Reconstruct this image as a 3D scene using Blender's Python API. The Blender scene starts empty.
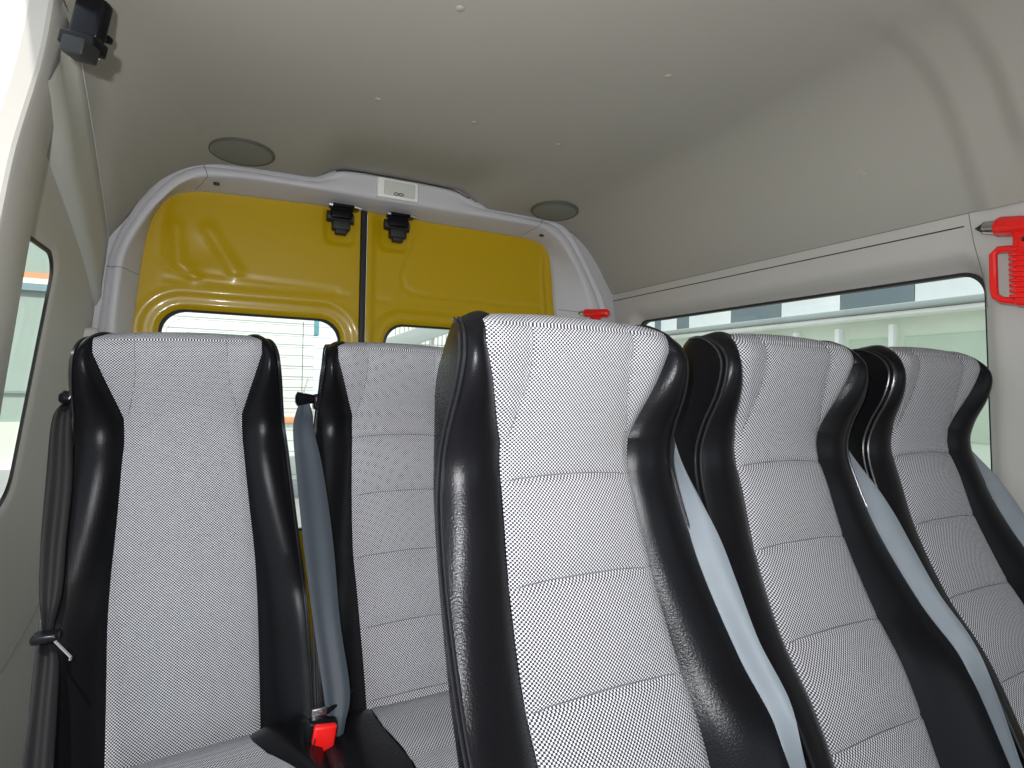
import bpy, bmesh, math, random
from mathutils import Vector, Matrix
R_ = math.radians
S = bpy.context.scene
COL = S.collection
# ------------------------------------------------------------ camera
F = 560.0; YAW = R_(26.5); PITCH = R_(.36); ROLL = R_(1.15)
CAM = Vector((0, 0, 1.10))
fw = Vector((math.sin(YAW)*math.cos(PITCH), math.cos(YAW)*math.cos(PITCH), math.sin(PITCH)))
r0 = Vector((math.cos(YAW), -math.sin(YAW), 0)); u0 = r0.cross(fw)
RT = r0*math.cos(ROLL)+u0*math.sin(ROLL); UP = -r0*math.sin(ROLL)+u0*math.cos(ROLL)
cd = bpy.data.cameras.new('camera'); cam = bpy.data.objects.new('camera', cd); COL.objects.link(cam)
cd.sensor_width = 36; cd.lens = 36*F/1024; cd.clip_start = .02; cd.clip_end = 200
cam.matrix_world = Matrix(((RT.x, UP.x, -fw.x, CAM.x), (RT.y, UP.y, -fw.y, CAM.y), (RT.z, UP.z, -fw.z, CAM.z), (0, 0, 0, 1)))
S.camera = cam
# ------------------------------------------------------------ light, exposure
S.view_settings.view_transform = 'Standard'; S.view_settings.look = 'None'
S.view_settings.exposure = 0.0; S.view_settings.gamma = 1; S.view_settings.use_curve_mapping = False
w = bpy.data.worlds.new('sky'); S.world = w; w.use_nodes = True
wn = w.node_tree.nodes; wl = w.node_tree.links
bg = wn['Background']; bg.inputs[0].default_value = (.80, .90, 1.0, 1); bg.inputs[1].default_value = 1.4
def light(name, typ, loc, target, energy, color=(1, 1, 1), **k):
    l = bpy.data.lights.new(name, typ); l.energy = energy; l.color = color
    for a, b in k.items(): setattr(l, a, b)
    o = bpy.data.objects.new(name, l); COL.objects.link(o); o.location = loc
    o.rotation_euler = (Vector(target)-Vector(loc)).to_track_quat('-Z', 'Y').to_euler(); return o
light('sun', 'SUN', (-.9, -5, 8), (0, 0, 0), 4.0, (1, .96, .88), angle=R_(2))
# daylight coming in at the open sliding door beside the camera and through the windscreen
light('door_daylight', 'AREA', (-1.15, .15, 1.15), (.7, 1.0, 1.0), .6, (1.0, .985, .96), shape='RECTANGLE', size=1.3, size_y=1.5)
light('windscreen_daylight', 'AREA', (.75, -1.75, 1.25), (.8, 1.2, 1.2), 1.6, (1.0, .98, .96), shape='RECTANGLE', size=1.5, size_y=.8)
light('camera_flash', 'AREA', (-.085, -.01, 1.175), (.42, 1.2, 1.25), 14.0, (.97, .97, 1.0), shape='DISK', size=.03)

# ------------------------------------------------------------ pixel rays (only to set out the building marks)
def ray(u, v): return fw*F+RT*(u-512)-UP*(v-384)
def atx(u, v, x): d = ray(u, v); return CAM+d*(x/d.x)
def aty(u, v, y): d = ray(u, v); return CAM+d*(y/d.y)
def atz(u, v, z): d = ray(u, v); return CAM+d*((z-CAM.z)/d.z)

# ------------------------------------------------------------ materials
def mat(name, color, rough=.5, metal=0, spec=.5, coat=0, bump=0, bscale=200, var=0, vscale=6, bdist=.001):
    m = bpy.data.materials.new(name); m.use_nodes = True
    n = m.node_tree.nodes; l = m.node_tree.links; b = n['Principled BSDF']
    b.inputs['Base Color'].default_value = (*color, 1); b.inputs['Roughness'].default_value = rough
    b.inputs['Metallic'].default_value = metal; b.inputs['Specular IOR Level'].default_value = spec
    b.inputs['Coat Weight'].default_value = coat; b.inputs['Coat Roughness'].default_value = .08
    tc = n.new('ShaderNodeTexCoord')
    if bump:
        t = n.new('ShaderNodeTexNoise'); t.inputs['Scale'].default_value = bscale; t.inputs['Detail'].default_value = 3
        l.new(tc.outputs['Object'], t.inputs['Vector'])
        bp = n.new('ShaderNodeBump'); bp.inputs['Strength'].default_value = bump; bp.inputs['Distance'].default_value = bdist
        l.new(t.outputs[0], bp.inputs['Height']); l.new(bp.outputs[0], b.inputs['Normal'])
    if var:
        t = n.new('ShaderNodeTexNoise'); t.inputs['Scale'].default_value = vscale; t.inputs['Detail'].default_value = 5
        l.new(tc.outputs['Object'], t.inputs['Vector'])
        mx = n.new('ShaderNodeMix'); mx.data_type = 'RGBA'
        mx.inputs[6].default_value = (*[c*(1-var) for c in color], 1); mx.inputs[7].default_value = (*[min(1, c*(1+var)) for c in color], 1)
        l.new(t.outputs[0], mx.inputs[0]); l.new(mx.outputs[2], b.inputs['Base Color'])
    return m
M = {}
M['headliner'] = mat('headliner_cloth', (.385, .37, .32), .9, bump=.35, bscale=900, var=.04, vscale=3)
M['plastic'] = mat('grey_trim_plastic', (.50, .485, .45), .55, bump=.12, bscale=700, var=.02)
M['plastic_light'] = mat('light_trim_plastic', (.56, .55, .57), .5, bump=.1, bscale=700)
M['side'] = mat('side_panel_plastic', (.50, .50, .45), .6, bump=.12, bscale=700, var=.03)
M['yellow'] = mat('yellow_paint', (.50, .325, .003), .34, spec=.3, coat=.2, var=.03, vscale=5, bump=.05, bscale=14, bdist=.004)
M['black'] = mat('black_rubber', (.012, .012, .013), .55)
M['blackgloss'] = mat('black_plastic', (.005, .005, .007), .25, spec=.18)
M['leather'] = mat('black_leatherette', (.005, .005, .006), .27, spec=.13, bump=.36, bscale=420, bdist=.0009)
M['shell'] = mat('black_seat_shell', (.015, .015, .016), .5)
M['piping'] = mat('black_piping', (.010, .010, .012), .25, spec=.4)
M['seam_fold_shade'] = mat('seam_and_fold_shade', (.10, .10, .12), .8)  # dark tone: painted fold shadow of the cloth creases, also the flap seams
M['belt'] = mat('grey_webbing', (.185, .21, .23), .6, bump=.25, bscale=600, var=.10, vscale=25)
M['beltdark'] = mat('dark_webbing', (.028, .036, .046), .6, bump=.25, bscale=600, var=.10, vscale=25)
M['beltblack'] = mat('black_webbing', (.009, .009, .010), .7, spec=.2, bump=.25, bscale=600)
M['red'] = mat('red_plastic', (.85, .012, .01), .32, coat=.3)
M['chrome'] = mat('steel', (.62, .62, .63), .22, metal=1)
M['white'] = mat('white_plastic', (.88, .88, .85), .35)
M['lens'] = mat('frosted_lens', (.62, .64, .58), .25, var=.06, vscale=60)
M['speaker'] = mat('speaker_grille', (.20, .215, .19), .6, bump=.8, bscale=900)
M['ring'] = mat('speaker_ring', (.10, .10, .085), .5)
M['floor'] = mat('van_floor', (.10, .10, .11), .6, bump=.3, bscale=120)
M['dark_line'] = mat('panel_gap', (.035, .033, .03), .8)
M['joint'] = mat('trim_joint', (.20, .19, .175), .8)
M['ground'] = mat('asphalt', (.30, .30, .29), .9, bump=.5, bscale=40, var=.15, vscale=2)
M['b_white'] = mat('white_cladding', (.88, .90, .87), .6, var=.03)
M['b_slate'] = mat('blue_grey_cladding', (.17, .215, .23), .5, var=.08, vscale=1)
M['b_green'] = mat('pale_green_render', (.66, .73, .60), .8, var=.06, vscale=1)
M['b_beam'] = mat('grey_beam', (.33, .37, .35), .6)
M['b_grey_green'] = mat('grey_green_soffit', (.25, .29, .26), .7)  # one even grey green for soffit, ledge and heating wires
M['b_cream'] = mat('cream_shutter', (.82, .86, .78), .6, var=.03)
M['b_teal'] = mat('teal_panel', (.10, .32, .38), .6)
M['b_orange'] = mat('orange_stripe', (.72, .33, .17), .7)
M['b_blue'] = mat('grey_blue_stripe', (.22, .31, .33), .7)
M['b_mint'] = mat('mint_render', (.33, .40, .345), .8, var=.08, vscale=1.2)
M['b_glaze'] = mat('green_glazing', (.50, .60, .46), .4)
M['b_mesh'] = mat('fence_wire', (.35, .38, .36), .6)
M['jamb'] = mat('white_body_paint', (.82, .81, .78), .35)
def glass():
    m = bpy.data.materials.new('window_glass'); m.use_nodes = True; n = m.node_tree.nodes; l = m.node_tree.links
    for x in list(n):
        if x.type == 'BSDF_PRINCIPLED': n.remove(x)
    t = n.new('ShaderNodeBsdfTransparent'); t.inputs[0].default_value = (.965, .99, .975, 1)
    g = n.new('ShaderNodeBsdfGlossy'); g.inputs['Roughness'].default_value = .03
    mx = n.new('ShaderNodeMixShader'); mx.inputs[0].default_value = .05
    l.new(t.outputs[0], mx.inputs[1]); l.new(g.outputs[0], mx.inputs[2]); l.new(mx.outputs[0], n['Material Output'].inputs[0]); return m
M['glass'] = glass()
def weave(name, light_, dark_, s=.0025, thr=.0, rot=0.0):
    m = bpy.data.materials.new(name); m.use_nodes = True; n = m.node_tree.nodes; l = m.node_tree.links; b = n['Principled BSDF']
    b.inputs['Roughness'].default_value = .85; b.inputs['Specular IOR Level'].default_value = .25
    uv = n.new('ShaderNodeUVMap'); sp = n.new('ShaderNodeSeparateXYZ'); l.new(uv.outputs[0], sp.inputs[0])
    def mth(op, a, bb=None):
        q = n.new('ShaderNodeMath'); q.operation = op
        for i, v in enumerate((a, bb)):
            if v is None: continue
            if isinstance(v, (int, float)): q.inputs[i].default_value = v
            else: l.new(v, q.inputs[i])
        return q.outputs[0]
    sx = mth('SINE', mth('MULTIPLY', sp.outputs[0], math.pi/s)); sy = mth('SINE', mth('MULTIPLY', sp.outputs[1], math.pi/s))
    pr = mth('MULTIPLY', sx, sy)
    mr = n.new('ShaderNodeMapRange'); l.new(pr, mr.inputs[0]); mr.inputs[1].default_value = thr-.16; mr.inputs[2].default_value = thr+.16
    mx = n.new('ShaderNodeMix'); mx.data_type = 'RGBA'; l.new(mr.outputs[0], mx.inputs[0])
    mx.inputs[6].default_value = (*dark_, 1); mx.inputs[7].default_value = (*light_, 1); l.new(mx.outputs[2], b.inputs['Base Color'])
    bp = n.new('ShaderNodeBump'); bp.inputs['Strength'].default_value = .4; bp.inputs['Distance'].default_value = .0006
    l.new(pr, bp.inputs['Height']); l.new(bp.outputs[0], b.inputs['Normal'])
    return m
M['weave'] = weave('checked_seat_cloth', (.64, .64, .655), (.020, .020, .028), thr=.08)
M['weave_flap'] = weave('checked_flap_cloth', (.80, .79, .84), (.06, .06, .09), thr=-.05)

# ------------------------------------------------------------ helpers
def mesh_obj(name, verts, faces, m, parent=None, smooth=True, uvs=None, loc=None):
    me = bpy.data.meshes.new(name); me.from_pydata([tuple(v) for v in verts], [], faces)
    if uvs:
        ul = me.uv_layers.new(name='UVMap')
        for lp in me.loops: ul.data[lp.index].uv = uvs[lp.vertex_index]
    me.materials.append(m if not isinstance(m, str) else M[m])
    for p in me.polygons: p.use_smooth = smooth
    me.update()
    o = bpy.data.objects.new(name, me); COL.objects.link(o)
    if parent: o.parent = parent
    if loc: o.location = loc
    return o
class MB:
    def __init__(s): s.v = []; s.f = []
    def add(s, v, f):
        k = len(s.v); s.v += [Vector(x) for x in v]; s.f += [[i+k for i in q] for q in f]; return s
    def grid(s, rows, closed_u=False, closed_v=False):
        n = len(rows); m_ = len(rows[0]); k = len(s.v)
        for r in rows: s.v += [Vector(p) for p in r]
        for i in range(n if closed_v else n-1):
            for j in range(m_ if closed_u else m_-1):
                a = k+i*m_+j; b = k+i*m_+(j+1) % m_; c = k+((i+1) % n)*m_+(j+1) % m_; d = k+((i+1) % n)*m_+j
                s.f.append([a, b, c, d])
        return s
    def tube(s, pts, r, n=8, caps=True, flat=1.0, up=None):
        pts = [Vector(p) for p in pts]; rows = []; prev = None
        for i, p in enumerate(pts):
            t = (pts[min(i+1, len(pts)-1)]-pts[max(i-1, 0)]).normalized()
            a = prev if prev else (Vector(up) if up else (Vector((0, 0, 1)) if abs(t.z) < .9 else Vector((1, 0, 0))))
            a = (a-t*a.dot(t)).normalized(); prev = a; b = t.cross(a)
            rr = r[i] if isinstance(r, (list, tuple)) else r
            rows.append([p+a*(rr*flat*math.cos(2*math.pi*q/n))+b*(rr*math.sin(2*math.pi*q/n)) for q in range(n)])
        k = len(s.v); s.grid(rows, closed_u=True)
        if caps:
            s.f.append([k+q for q in range(n)][::-1]); s.f.append([k+(len(pts)-1)*n+q for q in range(n)])
        return s
    def box(s, c, size, bev=.0, mtx=None):
        bm = bmesh.new(); bmesh.ops.create_cube(bm, size=1)
        for v in bm.verts: v.co = Vector((v.co.x*size[0], v.co.y*size[1], v.co.z*size[2]))
        if bev: bmesh.ops.bevel(bm, geom=bm.edges[:], offset=bev, segments=3, affect='EDGES', profile=.5)
        if mtx: bmesh.ops.transform(bm, matrix=mtx, verts=bm.verts)
        for v in bm.verts: v.co += Vector(c)
        bm.verts.index_update(); s.add([v.co.copy() for v in bm.verts], [[v.index for v in f.verts] for f in bm.faces]); bm.free(); return s
    def build(s, name, m, parent=None, smooth=True, sharp=35, loc=None):
        # loc: world position of the origin; vertices are given in world space when loc is set
        v = [q-Vector(loc) for q in s.v] if loc else s.v
        o = mesh_obj(name, v, s.f, m, parent, smooth, loc=loc)
        bm = bmesh.new(); bm.from_mesh(o.data); bmesh.ops.recalc_face_normals(bm, faces=bm.faces)
        for e in bm.edges:
            if len(e.link_faces) == 2 and e.calc_face_angle(0) > R_(sharp): e.smooth = False
        bm.to_mesh(o.data); bm.free(); return o
def tag(o, label=None, cat=None, group=None, kind=None):
    if label: o['label'] = label
    if cat: o['category'] = cat
    if group: o['group'] = group
    if kind: o['kind'] = kind
    return o
def empty(name, loc, rz=0):
    o = bpy.data.objects.new(name, None); COL.objects.link(o); o.location = loc; o.rotation_euler = (0, 0, rz); o.empty_display_size = .05; return o
def copy_tree(o, parent=None):
    c = o.copy(); COL.objects.link(c); c.parent = parent
    for ch in [x for x in S.objects if x.parent == o]: copy_tree(ch, c)
    return c
def cat(P, t):
    """Catmull-Rom through rows of numbers, t in 0..len-1"""
    n = len(P); i = min(int(t), n-2); f = t-i
    a, b, c, d = P[max(i-1, 0)], P[i], P[i+1], P[min(i+2, n-1)]
    return [.5*((2*q)+(-p+r)*f+(2*p-5*q+4*r-s_)*f*f+(-p+3*q-3*r+s_)*f**3) for p, q, r, s_ in zip(a, b, c, d)]
def crv(P, n): return [Vector(cat([tuple(p) for p in P], (len(P)-1)*i/(n-1))) for i in range(n)]
def lerp(a, b, t): return a+(b-a)*t
def rrect(cx, cz, hx, hz, r): return lambda x, z: (lambda qx, qz: math.hypot(max(qx, 0), max(qz, 0))+min(max(qx, qz), 0)-r)(abs(x-cx)-hx+r, abs(z-cz)-hz+r)
def cutgrid(x0, x1, z0, z1, step, keep, holes, place):
    """Sheet over (x, z) kept where keep(x,z) < 0 and outside the holes; edges are snapped to the outlines."""
    nx = max(2, int((x1-x0)/step)); nz = max(2, int((z1-z0)/step)); V = {}; faces = []
    fn = lambda x, z: max([keep(x, z)]+[-h(x, z) for h in holes]) if keep else max(-h(x, z) for h in holes) if holes else -1
    co = [[[x0+(x1-x0)*i/nx, z0+(z1-z0)*j/nz] for j in range(nz+1)] for i in range(nx+1)]
    val = [[fn(*c) for c in r] for r in co]
    use = set()
    for i in range(nx):
        for j in range(nz):
            q = [(i, j), (i+1, j), (i+1, j+1), (i, j+1)]
            if sum(val[a][b] < 0 for a, b in q) >= 2 and fn((co[i][j][0]+co[i+1][j][0])/2, (co[i][j][1]+co[i][j+1][1])/2) < step*.35: faces.append(q); use.update(q)
    cnt = {}
    for q in faces:
        for a in q: cnt[a] = cnt.get(a, 0)+1
    for a in use:
        i, j = a; d = val[i][j]
        if d > 0 or (cnt[a] < 4 and abs(d) < step):
            x, z = co[i][j]
            for _ in range(3):
                e = step*.1; g = ((fn(x+e, z)-fn(x-e, z))/(2*e), (fn(x, z+e)-fn(x, z-e))/(2*e)); L = g[0]**2+g[1]**2
                if L < .05: break
                d = fn(x, z); x -= g[0]*d/L; z -= g[1]*d/L
            x = min(max(x, x0), x1); z = min(max(z, z0), z1); co[i][j] = [x, z]
    idx = {a: k for k, a in enumerate(use)}
    return [place(*co[a[0]][a[1]]) for a in use], [[idx[a] for a in q] for q in faces]
def loop_rr(cx, cz, hx, hz, r, n=10):
    P = []
    for k, (sx, sz) in enumerate(((1, 1), (-1, 1), (-1, -1), (1, -1))):
        for i in range(n+1):
            a = math.pi/2*(k+i/n); P.append((cx+sx*(hx-r)+r*math.cos(a), cz+sz*(hz-r)+r*math.sin(a)))
    return P
def segd(px, pz, pts):
    d = 9
    for (ax, az), (bx, bz) in zip(pts, pts[1:]):
        vx, vz = bx-ax, bz-az; t = max(0, min(1, ((px-ax)*vx+(pz-az)*vz)/(vx*vx+vz*vz+1e-9))); d = min(d, math.hypot(px-ax-vx*t, pz-az-vz*t))
    return d
gs = lambda d, wd: math.exp(-(d/wd)**2)
sst = lambda a, b, x: (lambda t: t*t*(3-2*t))(max(0, min(1, (x-a)/(b-a))))

# ============================================================ SETTING
FY = -1.7; RY = 2.14
tag(MB().box((.57, (FY+2.2)/2, -.03), (2.1, 2.2-FY, .06)).build('floor', 'floor'), 'dark van floor under the seats', kind='structure')
def rwx(z): return 1.508-.10*(z-1.30)                         # right side trim, leaning inwards towards the top
# ---- headliner
HP = [(-.375, 1.40), (-.352, 1.50), (-.315, 1.545), (-.275, 1.612), (-.225, 1.692), (-.165, 1.758), (-.09, 1.797), (.03, 1.806), (.3, 1.811), (.6, 1.813), (.9, 1.811),
      (1.08, 1.808), (1.18, 1.800), (1.26, 1.772), (1.33, 1.724), (1.39, 1.655), (1.44, 1.58), (1.484, 1.517)]
SEAMP = [(-1.8, -.250, 1.745), (1.0, -.262, 1.744), (1.246, -.270, 1.740), (1.393, -.280, 1.695), (1.55, -.295, 1.660), (1.716, -.310, 1.611), (1.885, -.325, 1.553), (2.04, -.340, 1.499)]
def seam_at(y):
    for p, q in zip(SEAMP, SEAMP[1:]):
        if y <= q[0]: t = (y-p[0])/(q[0]-p[0]); return (lerp(p[1], q[1], t), lerp(p[2], q[2], t))
    return SEAMP[-1][1:]
HR = [(-.330, 1.505), (-.300, 1.566), (-.270, 1.617), (-.225, 1.690), (-.165, 1.757), (-.09, 1.795)]
HF = [(-.270, 1.740), (-.255, 1.757), (-.232, 1.772), (-.200, 1.785), (-.150, 1.797), (-.08, 1.803)]
def hl(y):
    s_ = sst(1.25, 2.0, y); a0 = seam_at(y)
    left = [a0]+[(lerp(f[0], r[0], s_), lerp(f[1], r[1], s_)) for f, r in list(zip(HF, HR))[1:]]
    rows = crv([(a, 0, b) for a, b in left+HP[7:]], 150); out = []
    f = sst(.675, .625, y); g = sst(.575, .53, y)                  # padded ribs at the door pillar
    for i, p in enumerate(rows):
        side = sst(.95, 1.35, p.x)
        nrm = Vector((-(p.x-.57), 0, -(p.z-1.1)*1.2)).normalized()
        q = p.copy(); q.y = y
        if i > 75: q += nrm*(.011*f*side + .014*g*sst(1.0, 1.4, p.x)*sst(1.56, 1.66, p.z))
        ctr = sst(.20, .34, p.x)*(1-sst(.74, .88, p.x))
        q.z += sst(1.6, 1.8, p.z)*sst(1.55, 2.02, y)*lerp(-.020, .034, ctr)
        out.append(q)
    return out
ys = [FY+(2.03-FY)*i/60 for i in range(61)]+[.5+.005*i for i in range(1, 44)]; ys = sorted(set(round(y, 4) for y in ys))
sect = [hl(y) for y in ys]
hm = MB()
rowsL = sect
hm.grid(rowsL)
top = [[p+Vector(((-.03 if p.x < .2 else .03), 0, .03)) for p in r] for r in rowsL]
hm.grid(top)
ceiling = hm.build('ceiling', 'headliner', sharp=60); tag(ceiling, 'grey beige cloth headliner with rounded edges', kind='structure')
studs = [(.368, .989), (.867, .979), (.309, 1.401), (.052, 1.415), (1.098, 1.406), (.567, 1.396), (.834, 1.404), (1.169, .587), (.05, .985)]
for i, (x, y) in enumerate(studs):
    b = MB(); rows = []
    for k in range(5):
        a = k/4*math.pi/2; rr = .0085*math.cos(a)+.0005; rows.append([(x+rr*math.cos(t*math.pi/6), y+rr*math.sin(t*math.pi/6), 1.8112-.0028*math.sin(a)) for t in range(12)])
    b.grid(rows, closed_u=True); b.build('stud', 'headliner', ceiling)
b = MB(); b.grid([[(1.392+.006*math.cos(a*.7)*r_, 1.02 if 0 else .86+.007*math.sin(a*.7)*r_, 1.647+.004*math.cos(a*.7)*r_) for a in range(9)] for r_ in (1, .6, .1)], closed_u=True); b.build('stud', 'white', ceiling)

# ---- right wall
WY0, WY1, WZ0, WZ1 = .664, 1.885, .78, 1.388
wcy, wcz, why, whz = (WY0+WY1)/2, (WZ0+WZ1)/2, (WY1-WY0)/2, (WZ1-WZ0)/2
rv = rrect(wcy, wcz, why+.035, whz+.052, .085)
hole = rrect(wcy, wcz, why, whz, .05)
def rplace(y, z):
    x = rwx(z); d = rv(y, z)
    x += .046*(1-sst(-.050, -.004, d))                            # moulded reveal around the window
    x += .006*gs(abs(z-1.489), .0025) if y > .684 else 0
    x += 0
    return (x, y, z)
v, f = cutgrid(FY, 2.13, .0, 1.52, .012, None, [hole], rplace)
wr = mesh_obj('wall_right', v, f, 'plastic'); tag(wr, 'grey plastic side trim with window reveal, on the right', kind='structure')
def seamline(name, pts, r, m, parent): 
    return MB().tube(pts, r, 6).build(name, m, parent)
seamline('panel_gap', [(rwx(1.489)-.0005, y, 1.489) for y in (.686, 1.0, 1.5, 2.10)], .0016, 'dark_line', wr)
seamline('panel_joint', [(rwx(z)-.0002, y, z) for y, z in ((.676, 1.515), (.669, 1.45), (.657, 1.39), (.650, 1.35), (.647, 1.30))], .0009, 'joint', wr)
seamline('roof_joint', [(rwx(1.517)-.001, y, 1.517) for y in (FY, 0, 1, 2.0)], .0014, 'joint', wr)
ob = MB(); ob.grid([[(x, FY, z), (x, 2.2, z)] for x, z in ((1.60, 0), (1.62, .78))]); ob.grid([[(x, FY, z), (x, 2.2, z)] for x, z in ((1.56, 1.40), (1.53, 1.9), (1.0, 1.93), (-.1, 1.93), (-.34, 1.88))])
ob.grid([[(x, FY, z), (x, WY0-.02, z)] for x, z in ((1.6, 0), (1.56, 1.45))]); ob.grid([[(x, WY1+.02, z), (x, 2.2, z)] for x, z in ((1.6, 0), (1.56, 1.45))])
tag(ob.build('wall_outer', 'yellow', sharp=20), 'yellow outer skin of the van body', kind='structure')
def winring(name, m, parent, lp, xf, d0, d1, offs):
    """rubber seal following a loop of (y,z): lp(off) gives the loop"""
    b = MB(); A = lp(offs[0]); B = lp(offs[1]); rows = [[(xf(z)+d0, y, z) for y, z in A], [(xf(z)+d0, y, z) for y, z in B], [(xf(z)+d1, y, z) for y, z in B], [(xf(z)+d1, y, z) for y, z in A]]
    b.grid(rows, closed_u=True, closed_v=True); return b.build(name, m, parent)
win = empty('window_1', (1.55, wcy, wcz)); tag(win, 'long side window on the right behind the seats', kind='structure')
def lo(o_): return loop_rr(wcy, wcz, why-o_, whz-o_, .05)
w_ = winring('seal', 'black', None, lo, rwx, .036, .056, (-.004, .0035)); w_.parent = win; w_.location = -Vector(win.location)
P = loop_rr(wcy, wcz, why-.004, whz-.004, .05)
g_ = mesh_obj('pane', [(rwx(z)+.050, y, z) for y, z in P], [list(range(len(P)))], 'glass', win, loc=-Vector(win.location))

# ---- rear end: surround trim
OUT = [(-.375, .0), (-.385, .6), (-.372, 1.0), (-.356, 1.214), (-.345, 1.332), (-.328, 1.475), (-.284, 1.59), (-.235, 1.674), (-.185, 1.737), (-.133, 1.775), (-.085, 1.789), (.035, 1.793), (.219, 1.796), (.275, 1.815), (.333, 1.836),
       (.455, 1.841), (.60, 1.842), (.719, 1.838), (.79, 1.818), (.843, 1.808), (1.0, 1.800), (1.13, 1.794), (1.19, 1.786), (1.256, 1.746), (1.333, 1.641), (1.39, 1.55), (1.425, 1.492), (1.462, 1.40), (1.485, 1.30), (1.52, 1.0), (1.55, .6), (1.55, 0)]
LIP = [(-.33, .0), (-.34, .6), (-.328, 1.0), (-.312, 1.22), (-.305, 1.34), (-.290, 1.475), (-.240, 1.588), (-.200, 1.65), (-.158, 1.699), (-.115, 1.728), (-.07, 1.741), (.05, 1.753), (.219, 1.756), (.275, 1.757), (.333, 1.757),
       (.455, 1.756), (.60, 1.757), (.719, 1.757), (.79, 1.757), (.843, 1.757), (.99, 1.757), (1.10, 1.755), (1.155, 1.738), (1.205, 1.705), (1.265, 1.630), (1.315, 1.548), (1.345, 1.48), (1.38, 1.38), (1.40, 1.28), (1.43, 1.0), (1.46, .6), (1.46, 0)]
DRE = [(-.29, .0), (-.30, .6), (-.294, 1.0), (-.287, 1.215), (-.279, 1.32), (-.264, 1.48), (-.246, 1.590), (-.228, 1.64), (-.195, 1.687), (-.16, 1.708), (-.11, 1.723), (.0, 1.729), (.219, 1.737), (.275, 1.738), (.333, 1.739),
       (.455, 1.740), (.60, 1.739), (.719, 1.738), (.79, 1.737), (.843, 1.737), (.97, 1.736), (1.07, 1.734), (1.13, 1.730), (1.185, 1.712), (1.215, 1.672), (1.230, 1.592), (1.238, 1.50), (1.250, 1.40), (1.262, 1.30), (1.29, 1.0), (1.31, .6), (1.31, 0)]
NS = 260
oc, lc, dc = [crv([(a, 0, b) for a, b in q], NS) for q in (OUT, LIP, DRE)]
rows = []
for i in range(NS):
    o, l, d = oc[i], lc[i], dc[i]
    mid = lerp(o, l, .30); ctr = sst(.24, .34, o.x)*(1-sst(.72, .84, o.x)); r = []
    ow = Vector((.57+(o.x-.57)*1.08, 0, 1.1+(o.z-1.1)*1.10))
    for p, y in ((ow, 2.012), (o, 1.998), (o, 1.992), (lerp(o, l, .05), 1.984), (lerp(o, l, .15), 1.982), (lerp(o, l, .22), 1.990-.006*ctr), (lerp(o, l, .34), 1.996-.012*ctr), (lerp(o, l, .42), 1.990-.006*ctr), (lerp(o, l, .60), 1.984), (lerp(o, l, .85), 1.984), (lerp(o, l, .96), 1.987), (lerp(l, d, .06), 1.996), (lerp(l, d, .5), 2.045), (lerp(l, d, .93), 2.085), (d, 2.094), (lerp(d, d*1.0, 1), 2.13)):
        r.append((p.x, y, p.z))
    rows.append(r)
tr = MB().grid(rows).build('trim_1', 'plastic_light', sharp=50); tag(tr, 'grey plastic surround framing the rear doors', kind='structure')
def across(k, rad=.0012):
    return [Vector(q) - Vector((0, .0006, 0)) for q in rows[k][2:14]]
def nearest(x, z, lst=LIP): return min(range(NS), key=lambda i: (lc[i].x-x)**2+(lc[i].z-z)**2)
for (x, z) in ((-.085, 1.738), (-.296, 1.43), (1.10, 1.755), (1.39, 1.43)):
    seamline('trim_gap', across(nearest(x, z)), .0011, 'joint', tr)
outl = [Vector(q[1])-Vector((0, .002, 0)) for q in rows[20:-20]]
seamline('edge_shadow_gap', [Vector((oc[i].x, 1.986, oc[i].z+.001)) for i in range(nearest(.3, 1.757), nearest(.80, 1.757))], .0022, 'dark_line', tr)
for (x, z) in ((.05-.14+.03, 1.741-.004), (1.135, 1.738)):
    MB().box((x, 2.03, z-.004), (.018, .010, .008), .002).build('clip_hole', 'black', tr)

# ---- rear doors
def door_fn(x0, x1, side):
    def outline(x, z):
        # inside where below DRE curve
        return None
    return outline
def below(x, z):
    """signed distance-ish to the opening outline (DRE)"""
    pts = DREP
    inside = False; n = len(pts)
    d = 9
    for i in range(n):
        ax, az = pts[i]; bx, bz = pts[(i+1) % n]
        if ((az > z) != (bz > z)) and x < (bx-ax)*(z-az)/(bz-az)+ax: inside = not inside
        vx, vz = bx-ax, bz-az; t = max(0, min(1, ((x-ax)*vx+(z-az)*vz)/(vx*vx+vz*vz+1e-9))); d = min(d, math.hypot(x-ax-vx*t, z-az-vz*t))
    return -d if inside else d
DREP = [(p.x+(.012 if p.x > .5 else -.012)*(p.z < 1.7), p.z+.008) for p in dc[::4]]
WLc, WLz, WLhx, WLhz, WLr = (.066), .955, .284, .380, .075
WL = rrect(WLc, WLz, WLhx, WLhz, WLr)
WRc, WRhx = .792, .284
WR = rrect(WRc, WLz, WRhx, WLhz, WLr)
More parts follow.
